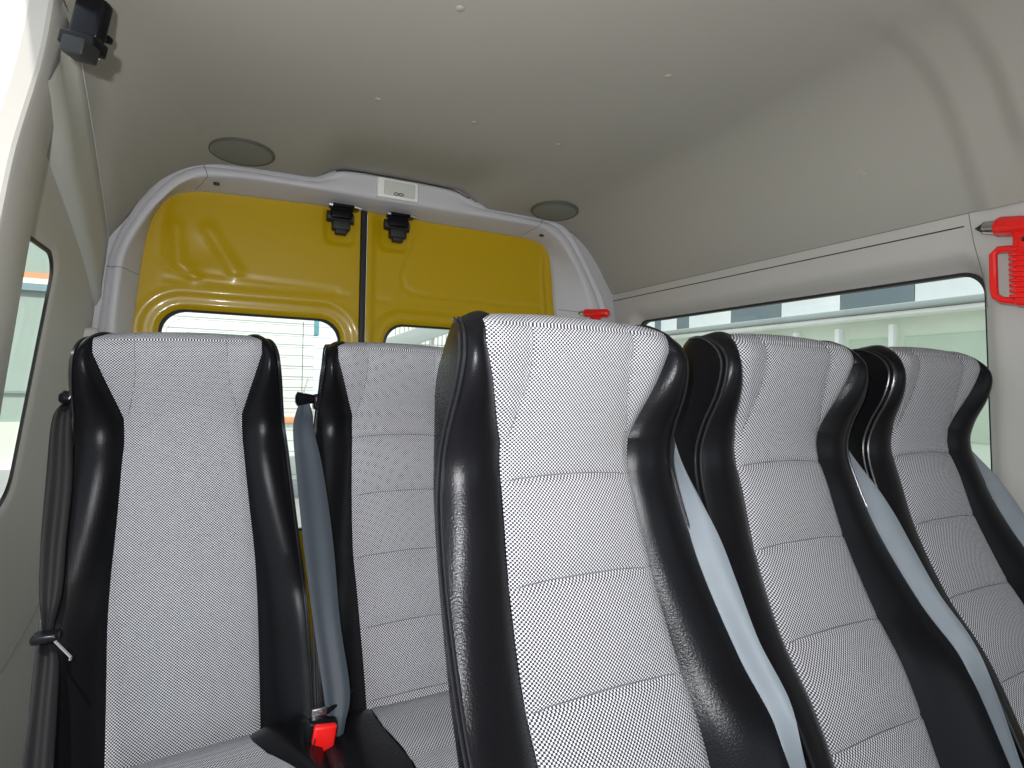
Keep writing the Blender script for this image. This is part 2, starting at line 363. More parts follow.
def dplace(x, z):
    y = 2.105; L = x < .42
    h = WL if L else WR; d = h(x, z)
    y += .006*sst(.060, .034, d)                                 # window pressing
    y -= .0022*gs(abs(d-.062), .008)
    y += .010*sst(.012, .0, d)
    y += .003*gs(segd(x, z, [(-.20, 1.43), (.37, 1.425)] if L else [(.47, 1.42), (.52, 1.42)]), .006)
    if L:
        y += .006*gs(segd(x, z, [(-.19, 1.70), (-.215, 1.60), (-.22, 1.50), (-.19, 1.46), (.33, 1.44)]), .009)*.5
        y -= .010*gs(segd(x, z, [(-.175, 1.60), (-.165, 1.48), (-.12, 1.445)]), .020)
        y += .006*gs(math.hypot(x+.09, z-1.53), .06) - .009*gs(segd(x, z, [(-.08, 1.60), (.0, 1.47)]), .022)
        y += .008*sst(.0, -.006, rrect(.34, 1.70, .055, .095, .03)(x, z))
    else:
        tri = [(.645, 1.70), (.585, 1.56), (.57, 1.52), (.58, 1.475), (.62, 1.455), (1.05, 1.445), (1.17, 1.45)]
        y += .0035*gs(segd(x, z, tri), .006)
        y += .006*gs(segd(x, z, [(1.195, 1.66), (1.20, 1.55), (1.215, 1.42)]), .006)-.006*gs(segd(x, z, [(1.183, 1.66), (1.187, 1.55), (1.20, 1.42)]), .006)
        y += .008*sst(.0, -.006, rrect(.535, 1.70, .055, .095, .03)(x, z))
        y -= .010*sst(.465, .455, x)
    return (x, y, z)
for n_, (x0, x1, h, lab) in enumerate(((-.32, .411, WL, 'yellow painted inside of the rear door on the left, with rounded window'), (.4335, 1.34, WR, 'yellow painted inside of the rear door on the right, half hidden by the nearest seat'))):
    v, f = cutgrid(x0, x1, .02, 1.75, .0085, below, [h], dplace)
    c = Vector(((x0+x1)/2, 2.11, 0))
    D = mesh_obj('door_%d' % (n_+1), [Vector(q)-c for q in v], f, 'yellow', loc=c); tag(D, lab, kind='structure')
    cx = WLc if n_ == 0 else WRc
    A = [loop_rr(cx, WLz, WLhx+o_, WLhz+o_, WLr) for o_ in (.003, -.008)]
    b = MB(); b.grid([[(x, 2.122, z) for x, z in A[0]], [(x, 2.119, z) for x, z in A[1]], [(x, 2.135, z) for x, z in A[1]], [(x, 2.138, z) for x, z in A[0]]], closed_u=True, closed_v=True)
    b.build('window_seal', 'black', D).location = -c
    gl = mesh_obj('window_pane', [(x, 2.132, z) for x, z in A[0]], [list(range(len(A[0])))], 'glass', D, loc=-c)
    if n_ == 0:
        b = MB()
        for k in range(9):
            z = 1.305-.0385*k; e = .02+.030*k
            if k < 3:
                pts = [(WLc-WLhx+e, z-.14), (WLc-WLhx+e, z-.055)]+[(WLc-WLhx+e+.055-.055*math.cos(t), z-.055+.055*math.sin(t)) for t in (.3, .6, .9, 1.2, 1.45)]+[(WLc+WLhx-.03, z)]
            else: pts = [(WLc-WLhx+.1, z), (WLc+WLhx-.012, z)]
            b.tube([(x, 2.130, q) for x, q in pts], .0006, 4)
        b.tube([(.222, 2.130, 1.32), (.222, 2.130, .7)], .0012, 4)
        b.build('heating_wire', 'b_grey_green', gl)
    b = MB(); b.grid([[(x, 2.17, .02), (x, 2.17, .55)] for x in (x0+.02, x1-.02)]); b.build('outer_skin', 'yellow', D).location = -c
# centre seal
sl = MB().box((.4215, 2.103, .87), (.022, .03, 1.74), .004).build('trim_2', 'black'); tag(sl, 'black rubber seal between the two rear doors', kind='structure')
sp_ = MB()
MB().box((.4385, 2.088, .87), (.004, .012, 1.72), .001)

# ---- left wall behind the sliding door opening
def lwx(z): return -.362-.09*(1.33-z) if z < 1.33 else -.362+.07*(z-1.33)
LW = rrect(1.33, 1.110, .258, .268, .055)
def slant(y, z): return y+.20*(1.33-z)-.035*sst(1.30, 1.38, z)
def lkeep(y, z): return -1
def lplace(y, z): 
    x = lwx(z)
    x -= .006*sst(.015, -.0, LW(y, z))
    return (x, y-.18*(1.33-z)*sst(1.9, 1.6, y) if z < 1.40 else y, z)
v, f = cutgrid(1.26, 2.03, .0, 1.74, .012, lambda y, z: z-(1.70-.5*max(0, y-1.3)), [LW], lplace)
lw = mesh_obj('wall_left', v, f, 'plastic'); seamline('panel_joint', [atx(u, v_, lwx(z_)+.001) for u, v_, z_ in ((46, 585, .75), (36, 610, .70), (20, 640, .66), (0, 674, .60))], .0015, 'joint', lw)
tag(lw, 'grey side trim with a small window on the left', kind='structure')
# upper left trim between window recess and roof
def P3(pts, xs): return [atx(u, v_, x) for (u, v_), x in zip(pts, xs)]
Sx = [Vector((x+.001, y, z)) for y, x, z in SEAMP[2:]]
G1 = P3([(62, 40), (72, 100), (80, 150), (89, 205), (97, 250), (104, 300)], [-.29, -.30, -.312, -.325, -.338, -.352])
G2 = P3([(50, 80), (60, 125), (66, 165), (77, 213), (88, 262), (96, 305)], [-.30, -.31, -.322, -.335, -.348, -.36])
G3 = [p+Vector((-.030, .004, -.010)) for p in G2]
B0 = [Vector((lwx(1.30)+.004, lerp(1.22, 2.02, i/5), 1.325 if i < 2 else 1.30)) for i in range(6)]
cs = [crv(q, 40) for q in (Sx, G1, G2, G3, B0)]
rows_ = []
for i in range(40):
    s0, g1, g2, g3, b0 = [c[i] for c in cs]
    rows_.append([s0+Vector((-.03, 0, .06)), s0, lerp(s0, g1, .5)+Vector((.001, 0, 0)), g1, lerp(g1, g2, .5)+Vector((.006, 0, -.001)), g2, lerp(g2, g3, .5)+Vector((-.003, 0, -.003)), g3])
ul = MB().grid(rows_).build('trim_3', 'side', sharp=70); tag(ul, 'grey moulded trim between left window and roof', kind='structure')
seamline('trim_gap', [p+Vector((.001, -.001, 0)) for p in cs[0][4:]], .0013, 'plastic_light', ul)
win2 = empty('window_2', (-.39, 1.33, 1.115)); tag(win2, 'small side window on the left beside the door pillar', kind='structure')
lf = lambda o_: [(y-.18*(1.33-z)*sst(1.9, 1.6, y), z) for y, z in loop_rr(1.33, 1.110, .258-o_, .268-o_, .055)]
w_ = winring('seal', 'black', win2, lf, lwx, -.010, -.005, (-.004, .005)); w_.location = -Vector(win2.location)
A = lf(0); mesh_obj('pane', [(lwx(z)-.014, y, z) for y, z in A], [list(range(len(A)))], 'glass', win2, loc=-Vector(win2.location))
# pillar at the rear of the sliding door opening
PR = [(-.42, 1.32, -.0), (-.42, 1.32, .528), (-.40, 1.345, .839), (-.38, 1.335, 1.031), (-.36, 1.328, 1.196), (-.345, 1.346, 1.374), (-.33, 1.375, 1.547), (-.30, 1.385, 1.731), (-.285, 1.383, 1.875)]
PL = [(-.44, 1.10, 0), (-.43, 1.11, .5), (-.40, 1.135, .885), (-.38, 1.149, 1.041), (-.36, 1.168, 1.206), (-.345, 1.190, 1.356), (-.33, 1.20, 1.485), (-.30, 1.204, 1.638), (-.285, 1.204, 1.762), (-.275, 1.204, 1.88)]
ca, cb_ = crv(PR, 40), crv(PL, 40); rows_ = []
for a_, b_ in zip(ca, cb_):
    b_ = Vector(b_); rows_.append([a_+Vector((-.05, .012, 0)), a_+Vector((-.006, .004, 0)), a_, a_+Vector((.004, -.012, 0)), lerp(a_, b_, .5)+Vector((.004, 0, 0)), b_+Vector((.002, .012, 0)), b_+Vector((-.001, .004, 0)), b_+Vector((-.006, .0, 0)), b_+Vector((-.03, -.004, 0))])
pl = MB().grid(rows_).build('trim_4', 'plastic', sharp=28); tag(pl, 'grey pillar trim at the rear edge of the open sliding door', kind='structure')
jm = MB().grid([[b_+Vector((-.028, -.002, 0)), b_+Vector((-.045, -.012, 0)), b_+Vector((-.10, -.016, 0)), b_+Vector((-.16, -.010, 0)), b_+Vector((-.20, .03, 0)), b_+Vector((-.20, .5, 0))] for b_ in cb_]).build('trim_5', 'jamb', sharp=70)
tag(jm, 'white painted door jamb outside the left pillar', kind='structure')

# ------------------------------------------------------------ OUTSIDE
tag(MB().box((0, 0, -.72), (120, 120, .1)).build('ground', 'ground'), 'asphalt yard around the van', kind='structure')
# building seen through the right windows
X0 = 7.0
rb = empty('warehouse', (X0, 8, -.67)); tag(rb, 'long pale building with alternating white and slate panels, seen through the right window', 'building')
def on(u, v_): return atx(u, v_, X0)
bounds = [640, 655, 661, 677, 689, 731, 781, 840, 914, 1010, 1130]
yb = [on(u, 300).y for u in bounds]; yb[0] = 20
zb_ = on(914, 304).z
for i in range(len(bounds)-1):
    y0, y1 = yb[i], yb[i+1]; m = 'b_white' if i % 2 == 0 else 'b_slate'
    if i % 2 == 0 and i < 2: m = 'b_white'
    MB().box((X0+.1, (y0+y1)/2, zb_+1.0), (.2, abs(y0-y1)-.01, 2.0), .01).build('cladding_panel', ['b_white', 'b_slate', 'b_white', 'b_slate', 'b_white', 'b_slate', 'b_white', 'b_slate', 'b_white', 'b_slate'][i], rb).location = -Vector(rb.location)
b = MB().box((X0-.05, 8, zb_-.035), (.3, 26, .07), .01).build('beam', 'b_beam', rb); b.location = -Vector(rb.location)
b = MB().box((X0+.02, 8, zb_-.10), (.25, 26, .05), .01).build('gutter', 'b_white', rb); b.location = -Vector(rb.location)
b = MB().box((X0+.35, 8, (zb_-.1-.7)/2), (.3, 26, zb_+.6)).build('wall', 'b_green', rb); b.location = -Vector(rb.location)
for u in (1010, 886, 832, 790, 760, 735):
    b = MB().box((X0+.15, on(u, 340).y, (zb_-.2-.7)/2), (.12, .06, zb_+.5), .01).build('column', 'b_white', rb); b.location = -Vector(rb.location)
for u0_, u1_ in ((895, 1005), (840, 880)):
    ya, yb_ = on(u0_, 340).y, on(u1_, 340).y
    b = MB().box((X0+.19, (ya+yb_)/2, zb_-.95), (.03, abs(ya-yb_), 1.2), .01).build('glazing', 'b_glaze', rb); b.location = -Vector(rb.location)
# building behind the left rear window
Y0 = 9.0
def oy(u, v_): return aty(u, v_, Y0)
xr = oy(314, 340).x
cb = empty('shutter_building', (xr-1.3, Y0, -.67)); tag(cb, 'cream building with horizontal cladding lines behind the left rear door', 'building')
zt = 7
b = MB().box((xr-1.3, Y0+.3, zt/2-.35), (2.6, .6, zt), .01).build('wall', 'b_cream', cb); b.location = -Vector(cb.location)
b = MB()
for k in range(26): b.box((xr-1.3, Y0-.002, -.4+.16*k), (2.6, .01, .006))
b.build('cladding_groove', 'b_beam', cb, smooth=False).location = -Vector(cb.location)
MB().box((xr-1.3, Y0-.03, oy(290, 465).z), (2.6, .06, .28), .01).build('plinth_band', 'b_beam', cb).location = -Vector(cb.location)
MB().box((xr-1.3, Y0-.03, oy(290, 420).z), (2.6, .04, .10), .01).build('stripe', 'b_orange', cb).location = -Vector(cb.location)
q0 = oy(314, 320); q1 = oy(320, 333)
bb = MB().box(((q0.x+q1.x)/2+.0, Y0+.2, (q0.z+q1.z)/2), (q1.x-q0.x, .2, q0.z-q1.z+.06), .01).build('teal_sign_panel', 'b_teal', cb); bb.location = -Vector(cb.location)
# covered walkway behind the right rear window
wk = empty('canopy_walkway', (oy(430, 400).x, Y0+1, -.67)); tag(wk, 'pale fence with grey sloping canopy beam behind the right rear door', 'fence')
a0, a1 = oy(372, 352), oy(520, 299)
b = MB(); dirv = (a1-a0); L = dirv.length; mt = Matrix.Rotation(-math.atan2(dirv.z, dirv.x), 4, 'Y'); b.box((a0+a1)/2, (L, .3, .26), .01, mt); b.build('canopy_beam', 'b_beam', wk).location = -Vector(wk.location)
b = MB().box((oy(450, 400).x, Y0+1.6, .9), (3.2, .1, 3.3), .01).build('backing_wall', 'b_cream', wk); b.location = -Vector(wk.location)
for u in (395, 436, 470): 
    p = oy(u, 350); MB().box((p.x, Y0+.2, 1.0), (.06, .06, 3.3), .01).build('post', 'b_white', wk).location = -Vector(wk.location)
b = MB()
for k in range(30):
    x = oy(372, 350).x+k*.085; b.box((x, Y0+1.5, 1.0), (.012, .02, 3.1))
for z in (.9, 1.5, 1.9): b.box((oy(440, 350).x, Y0+1.5, z), (2.6, .02, .02))
b.build('fence_bars', 'b_mesh', wk, smooth=False).location = -Vector(wk.location)
# low white car beyond the rear door
cp = aty(290, 462, 6.0)
cr = MB()
prof = [(-.9, .0), (-.95, .35), (-.7, .62), (-.35, .72), (-.1, 1.08), (.5, 1.12), (.85, .75), (.95, .4), (.9, 0)]
cr.grid([[(cp.x-1.0+px*1.0, 6.0+yy, -.67+pz*1.18) for px, pz in prof] for yy in (0, .1, 1.5, 1.6)]); 
car = cr.build('parked_car', 'jamb'); tag(car, 'small piece of a parked white car seen between the two back row seats', 'car')
# mint building beyond the left side window
XL = -5.0
YL = 14.0
lb = empty('mint_building', (-7.2, YL, -.67)); tag(lb, 'mint green building with orange stripe beyond the left side window', 'building')
def band(name, v0, v1, m, dx=0):
    z0 = aty(35, v1, YL).z; z1 = aty(35, v0, YL).z
    MB().box((-7.2, YL+.1-dx, (z0+z1)/2), (9.0, .2, z1-z0)).build(name, m, lb).location = -Vector(lb.location)
band('parapet', 170, 273, 'b_mint', .02); band('stripe', 273, 279, 'b_orange', .06); band('coping', 279, 284, 'b_white', .08); band('gutter', 284, 291, 'b_blue', .08); band('soffit', 291, 297, 'b_grey_green', .0)
band('wall', 297, 391, 'b_mint'); band('ledge', 391, 393.5, 'b_grey_green', .05); band('lower_wall', 393.5, 422, 'b_mint', .0); band('plinth', 422, 460, 'b_green', .04); band('step', 460, 500, 'b_cream', .07); band('footing', 500, 600, 'b_green', .07)

# ============================================================ SEATS
#        fabric y, z, a | ridge y, z, w | back y, z, wb
T = [(.400, .430, .105, .345, .440, .198, .470, .420, .180),
     (.450, .550, .108, .398, .555, .200, .520, .540, .183),
     (.503, .670, .112, .460, .680, .198, .566, .660, .182),
     (.553, .750, .113, .530, .760, .195, .612, .742, .181),
     (.600, .850, .109, .597, .860, .190, .662, .845, .178),
     (.630, .940, .105, .636, .945, .185, .698, .940, .175),
     (.649, .995, .102, .650, 1.000, .180, .718, .995, .170),
     (.648, 1.040, .107, .641, 1.045, .177, .724, 1.045, .168),
     (.636, 1.090, .121, .618, 1.095, .174, .724, 1.095, .168),
     (.625, 1.135, .133, .610, 1.135, .171, .718, 1.125, .166),
     (.622, 1.162, .138, .618, 1.160, .168, .716, 1.142, .162),
     (.631, 1.182, .133, .642, 1.178, .163, .722, 1.155, .157),
     (.655, 1.194, .120, .674, 1.188, .155, .730, 1.164, .150),
     (.690, 1.193, .103, .708, 1.188, .142, .738, 1.166, .138)]
NT = 240
def seat_rows(up):
    R = [cat(T, (len(T)-1)*i/NT) for i in range(NT+1)]
    for r in R[:215]:
        if r[1] > .98: r[2] = lerp(.1025, .142, max(0, min(1, (r[1]-1.03)/.125)))
    for i in range(205, 216): R[i][2] = lerp(R[204][2], R[216][2], (i-204)/12)
    if up:   # the leftmost seat stands more upright and is wider below
        for r in R:
            k = sst(1.0, .45, r[1]); r[0] += .085*k; r[3] += .075*k; r[6] += .085*k; r[2] += .014*k; r[5] += .006*k
    return R
def ledge(i, z, x): return .011*sst(1.02, 1.12, z)*sst(.072, .13, abs(x))*lerp(1, .2, sst(185, 238, i))
Y_ = .65
def make_seat(creases=True):
    root = empty('passenger_seat', (0, 0, 0)); SR = seat_rows(not creases)
    # cloth centre panel
    ns = 36; V = []; UV = []; arc = 0; cz = [.985, .862, .742, .620, .50] if creases else [.80, .60]
    hflap = []
    for i, r in enumerate(SR):
        if i: arc += math.hypot(r[0]-SR[i-1][0], r[1]-SR[i-1][1])
        for j in range(ns+1):
            s = -1+2*j/ns; x = s*r[2]; y = r[0]-.007*(1-s*s)+.004*sst(.9, 1, abs(s))
            if i < 200:
                dmin = min(abs(r[1]-c+.006*s*s) for c in cz)
                y += (.0055 if creases else .0015)*gs(dmin, .0042)*(1-.6*s**6)
                if creases: y -= .004*sst(.0, .05, dmin)*(1-s**4)
            # flap seams beside the head
            xs = lerp(.098, .078, sst(1.0, 1.13, r[1])); dd = abs(abs(x)-xs)
            if r[1] > .99: y += .0030*gs(dd, .0035)*sst(.99, 1.02, r[1])
            y -= ledge(i, r[1], x)
            V.append((x, y-Y_, r[1]+(.004 if i > 200 else 0)*(1-s*s))); UV.append((x, arc))
    Fc = [[i*(ns+1)+j, i*(ns+1)+j+1, (i+1)*(ns+1)+j+1, (i+1)*(ns+1)+j] for i in range(NT) for j in range(ns)]
    cl = mesh_obj('backrest_cloth', V, Fc, 'weave', root, uvs=UV)
    def surf_y(z, x):
        return min(range(len(SR)), key=lambda q: abs(SR[q][1]-z)+(9 if q > 215 else 0))
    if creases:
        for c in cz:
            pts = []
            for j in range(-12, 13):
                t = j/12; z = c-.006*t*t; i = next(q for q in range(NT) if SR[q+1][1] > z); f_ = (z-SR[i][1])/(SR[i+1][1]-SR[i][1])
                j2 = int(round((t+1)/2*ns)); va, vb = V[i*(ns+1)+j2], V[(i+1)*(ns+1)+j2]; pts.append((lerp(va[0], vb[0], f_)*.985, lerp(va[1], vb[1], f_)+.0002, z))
            MB().tube(pts, .0009, 5).build('dark_line', 'seam_fold_shade', root)  # dark tube stands in for the shadow inside the crease
    for sg in (-1, 1):
        pts = []
        for i in range(0, 222, 4):
            if SR[i][1] < 1.035: continue
            xs = lerp(.098, .078, sst(1.0, 1.13, SR[i][1])); j = int(round((sg*xs/SR[i][2]+1)/2*ns)); j = min(ns, max(0, j)); v_ = V[i*(ns+1)+j]; pts.append((sg*xs, v_[1], v_[2]))
        MB().tube(crv(pts, 40), .0006, 5).build('flap_seam', 'seam_fold_shade', root)
    # leatherette bolsters: front, ridge, side
    for sg in (-1, 1):
        rows = []; b = MB()
        for i, r in enumerate(SR):
            fy, fz, a, ry, rz, w, by, bz, wb = r; row = []
            e = ledge(i, fz, a)-.001
            A = Vector((sg*a, fy+.004-Y_-e, fz)); Rg = Vector((sg*w, ry-Y_, rz)); Bk = Vector((sg*wb, by-Y_, bz))
            bul = .017 if i < 150 else lerp(.017, .006, sst(150, 215, i))
            row.append(A+Vector((-sg*.006, .006, 0)))
            for k in range(11):
                t = k/10; p = lerp(A, Rg, t); p.y -= bul*math.sin(math.pi*min(1, t*1.0))**.8; 
                if i > 195: p.z += .006*math.sin(math.pi*t)*sst(195, 225, i)
                row.append(p)
            for k in range(1, 10):
                t = k/9; p = lerp(Rg, Bk, t); p.x += sg*.002*math.sin(math.pi*t)**.7; 
                if i > 200: p.z += .010*math.sin(math.pi*t)*sst(200, 240, i)
                row.append(p)
            rows.append(row)
        b.grid(rows); b.build('bolster', 'leather', root, sharp=50)
    # piping: two fine beads along each ridge
    for sg in (-1, 1):
        b = MB()
        for off in (0, 1):
            pts = []
            for r in SR[::3]:
                Rg = Vector((sg*r[5], r[3]-Y_, r[4])); 
                pts.append(Rg+(Vector((sg*.001, -.0012, 0)) if not off else Vector((sg*.0045, .0060, 0))))
            b.tube(pts, .0021, 6)
        b.build('piping', 'piping', root)
    # head top cap + back shell
    b = MB(); rows = []
    for i, r in enumerate(SR):
        by, bz, wb = r[6:9]; fe = sst(228, 240, i)
        rows.append([Vector((wb*math.cos(math.pi*k/16)*(1.0), by-Y_+.020*math.sin(math.pi*k/16)**.6, bz)) for k in range(17)])
    b.grid(rows)
    last = SR[-1]
    topf = [Vector((-last[5]+2*last[5]*k/16, 0, 0)) for k in range(17)]
    tr_ = []
    for k in range(17):
        x = last[5]*math.cos(math.pi*k/16); ax = abs(x)/last[5]
        p0 = Vector((x, (lerp(last[0], last[3], ax**2))-Y_-.004, lerp(last[1], last[4], ax**2)+.001)); p1 = rows[-1][k]
        tr_.append([lerp(p0, p1, q/6)+Vector((0, .006*math.sin(math.pi*q/6), .008*math.sin(math.pi*q/6))) for q in range(7)])
    b.grid(tr_)
    b.build('back_shell', 'leather', root, sharp=60)
    # cushion
    cu = MB(); ny = 30; V = []; UV = []; W = []
    prof = [(.425, .485), (.38, .498), (.30, .503), (.20, .508), (.13, .510), (.10, .502), (.085, .480), (.08, .45), (.082, .41), (.09, .37)]
    pr = [cat(prof, (len(prof)-1)*i/60) for i in range(61)]; arc = 0
    for i, (y, z) in enumerate(pr):
        if i: arc += math.hypot(y-pr[i-1][0], z-pr[i-1][1])
        a = lerp(.100, .130, sst(.42, .2, y))
        for j in range(25):
            s = -1+j/12; g = min(abs(arc-c) for c in (.10, .20, .30)); V.append((s*a+.05*sst(.40, .2, y), y-Y_, z-.004*gs(g, .005))); UV.append((s*a, arc))
    Fc = [[i*25+j, i*25+j+1, (i+1)*25+j+1, (i+1)*25+j] for i in range(60) for j in range(24)]
    mesh_obj('cushion_cloth', V, Fc, 'weave', root, uvs=UV)
    b = MB()
    for sg in (-1, 1):
        rows = []; b = MB()
        for (y, z) in pr:
            a = lerp(.100, .130, sst(.42, .2, y)); A = Vector((sg*a+.05*sst(.40, .2, y), y-Y_, z-.002)); Bv = Vector((sg*.205, y-Y_, z-.004)); C_ = Vector((sg*.205, max(y, .07)-Y_, .35)); row = [A]
            for k in range(1, 8):
                t = k/8; p = lerp(A, Bv, t); p.z += .012*math.sin(math.pi*t); row.append(p)
            row += [Bv, Bv+Vector((sg*.004, 0, -.012)), lerp(Bv, C_, .5)+Vector((sg*.004, 0, 0)), C_]
            rows.append(row)
        b.grid(rows); b.build('cushion_bolster', 'leather', root, sharp=60)
    b = MB().box((0, .265-Y_, .35), (.40, .34, .04), .008); b.build('seat_pan', 'shell', root)
    for sx in (-1, 1):
        for yy in (.12, .38):
            MB().tube([(sx*.16, yy-Y_, .0), (sx*.16, yy-Y_, .325)], .014, 10).build('leg', 'shell', root)
    # recliner bracket
    b = MB().box((.0, .415-Y_, .385), (.37, .05, .09), .01); b.build('hinge_bracket', 'shell', root)
    return root
RX = (.413, .836, 1.262)
s1 = make_seat(True); s1.location = (RX[0], Y_, 0)
tag(s1, 'nearest large seat in the middle, light checked cloth with black leatherette bolsters', 'seat', 'seats of the front row')
s2 = copy_tree(s1); s2.location = (RX[1], Y_, 0); tag(s2, 'checked cloth seat between the nearest seat and the one by the window', 'seat', 'seats of the front row')
s3 = copy_tree(s1); s3.location = (RX[2], Y_, 0); tag(s3, 'rightmost checked cloth seat beside the right window pillar', 'seat', 'seats of the front row')
YB = 1.297
s4 = copy_tree(s1); s4.location = (.347, YB, 0); tag(s4, 'seat of the back row half hidden behind the nearest seat, red buckle at its hip', 'seat', 'seats of the back row')
s5 = make_seat(False); s5.location = (-.041, YB, 0); s5.rotation_euler = (0, R_(-2.4), 0); tag(s5, 'leftmost seat, plain checked backrest without cross seams, by the left wall', 'seat', 'seats of the back row')

# ------------------------------------------------------------ belts
def ribbon(name, Lp, Rp, m, parent, th=.0016, n=60, wav=.0, loc=None, fold=.3):
    Lc, Rc = crv(Lp, n), crv(Rp, n); rows = []
    for i in range(n):
        a, c = Lc[i], Rc[i]; nrm = Vector((0, -1, .25)).normalized(); row = []
        for k in range(13):
            t = k/12; row.append(lerp(a, c, t)+nrm*(fold*.012*math.sin(3*math.pi*t+.02*i)+wav*math.sin(i*.35+t*4)))
        row += [p-nrm*th for p in row[::-1]]
        rows.append(row)
    b = MB().grid(rows, closed_u=True); o = b.build(name, m, parent, sharp=50)
    if loc: o.location = loc
    return o
def make_front_belt():
    root = empty('seat_belt', (0, 0, 0))   # local x measured from the seat centre, y from Y_
    zs = [r[4] for r in T[:9]]; ysr = [r[3] for r in T[:9]]
    def mark(u, v_, off):
        d = ray(u, v_); y = .6
        for _ in range(60):
            z = CAM.z+d.z*y/d.y; z = max(zs[0], min(zs[-1], z)); k = max(i for i in range(8) if zs[i] <= z)
            y = .5*y+.5*(lerp(ysr[k], ysr[k+1], (z-zs[k])/(zs[k+1]-zs[k]))+off)
        p = CAM+d*(y/d.y); return p-Vector((RX[0], Y_, 0))
    L = [mark(*q) for q in ((664, 428, .075), (664, 450, .055), (662, 480, .03), (666, 540, .02), (684, 580, .015), (722, 650, .012), (758, 720, .010), (786, 775, .008))]
    Rr = [mark(*q) for q in ((672, 432, .060), (682, 462, .02), (704, 505, -.020), (722, 541, -.030), (738, 582, -.034), (761, 642, -.036), (792, 702, -.036), (809, 770, -.034))]
    for P in (L, Rr): P.append(P[-1]+Vector((-.002, -.05, -.14)))
    ribbon('webbing', L, Rr, 'belt', root)
    MB().box((.160, .098, 1.060), (.052, .020, .022), .006).build('belt_guide', 'blackgloss', root)
    MB().box(L[-1]+Vector((.008, .004, 0)), (.026, .012, .04), .004).build('anchor', 'blackgloss', root)
    return root
b1 = make_front_belt(); b1.location = (RX[0], Y_, 0); tag(b1, 'blue grey seat belt hanging just right of the nearest seat', 'seat belt', 'seat belts of the front row')
b2 = copy_tree(b1); b2.location = (RX[1], Y_, 0); tag(b2, 'blue grey seat belt between the second and the rightmost front row seats', 'seat belt', 'seat belts of the front row')
b3 = copy_tree(b1); b3.location = (RX[2]-.004, Y_, 0); tag(b3, 'blue grey seat belt at the right edge, against the window pillar', 'seat belt', 'seat belts of the front row')
# belt with inserted red buckle, between the back row seats
r = empty('seat_belt', (.135, YB+.06, 0)); tag(r, 'dark belt left of the second back row seat, running down to the red buckle', 'seat belt')
def W(u, v_, y): return aty(u, v_, y)
L = [W(301, 400, 1.300), W(296, 412, 1.290), W(293, 430, 1.270), W(296, 470, 1.230), W(303, 540, 1.150), W(313, 620, 1.065), W(323, 690, 1.005), W(328, 725, 0.980), W(333, 760, 0.970)]
Rr = [W(309, 402, 1.295), W(313, 415, 1.285), W(314, 430, 1.265), W(323, 470, 1.225), W(333, 540, 1.145), W(340, 620, 1.060), W(350, 690, 1.000), W(345, 725, 0.975), W(338, 760, 0.965)]
o = ribbon('webbing', L, Rr, 'beltdark', r, fold=.1); o.location = -Vector(r.location)
k0 = W(303, 399, 1.30)
b = MB().tube([k0+Vector((-.016, 0, .0)), k0+Vector((-.012, 0, .0)), k0+Vector((.03, .0, -.0))], [.008, .016, .008], 12); b.box(k0+Vector((.036, .005, -.006)), (.03, .03, .035), .006); b.build('belt_guide', 'blackgloss', r).location = -Vector(r.location)
b = MB().tube([k0+Vector((0, -.005, .01)), k0+Vector((.009, -.005, .045))], .0014, 6); b.build('guide_pin', 'chrome', r).location = -Vector(r.location)
t0, t1 = W(326, 712, .985), W(352, 690, 1.02)
MB().tube([t0, lerp(t0, t1, .5), t1], .007, 8, flat=.5).build('belt_tongue', 'blackgloss', r).location = -Vector(r.location)
a, c = W(318, 712, .985), W(321, 724, .98)
MB().box((a+c)/2, (.024, .005, .034), .0015).build('tongue_plate', 'chrome', r).location = -Vector(r.location)
c = W(322.5, 737, .965)
bk = empty('belt_buckle', c); tag(bk, 'belt buckle with bright red release button between the two back row seats', 'buckle')
mt = Matrix.Rotation(R_(8), 4, 'Y')
MB().box((-.004, .010, -.012), (.048, .022, .074), .006, mt).build('housing', 'blackgloss', bk)
MB().box((.001, -.004, -.001), (.036, .014, .046), .004, mt).build('release_button', 'red', bk)
MB().tube([(.0, .01, -.045), (.004, .02, -.10)], .007, 8).build('stalk', 'blackgloss', bk)
MB().box((-.014, -.0105, .0), (.003, .002, .014), .0008, mt).build('slot', 'black', bk)
# leftmost belt
r = empty('seat_belt', (-.30, YB+.03, 0)); tag(r, 'black seat belt bunched up along the left side of the leftmost seat', 'seat belt')
L = [W(64, 402, 1.30), W(55, 412, 1.29), W(50, 430, 1.28), W(46, 480, 1.26), W(41, 540, 1.22), W(39, 590, 1.17), W(42, 632, 1.13), W(36, 660, 1.11), W(30, 710, 1.07), W(22, 775, 1.03)]
Rr = [W(72, 402, 1.30), W(71, 412, 1.29), W(72, 430, 1.285), W(72, 480, 1.26), W(66, 540, 1.22), W(62, 590, 1.17), W(52, 632, 1.13), W(58, 660, 1.11), W(56, 710, 1.07), W(52, 775, 1.03)]
ribbon('webbing', L, Rr, 'beltblack', r, wav=.001).location = -Vector(r.location)
k0 = W(69, 398, 1.29)
b = MB().tube([k0+Vector((-.014, 0, .0)), k0+Vector((-.008, 0, .0)), k0+Vector((.04, .01, -.0))], [.008, .014, .008], 12); b.build('belt_guide', 'blackgloss', r).location = -Vector(r.location)
MB().tube([W(69, 399, 1.275), W(72, 394, 1.275), W(75, 389, 1.275)], .0016, 6).build('guide_pin', 'chrome', r).location = -Vector(r.location)
k1 = W(46, 637, 1.115)
MB().box(k1, (.036, .03, .014), .005).build('belt_stop', 'blackgloss', r).location = -Vector(r.location)
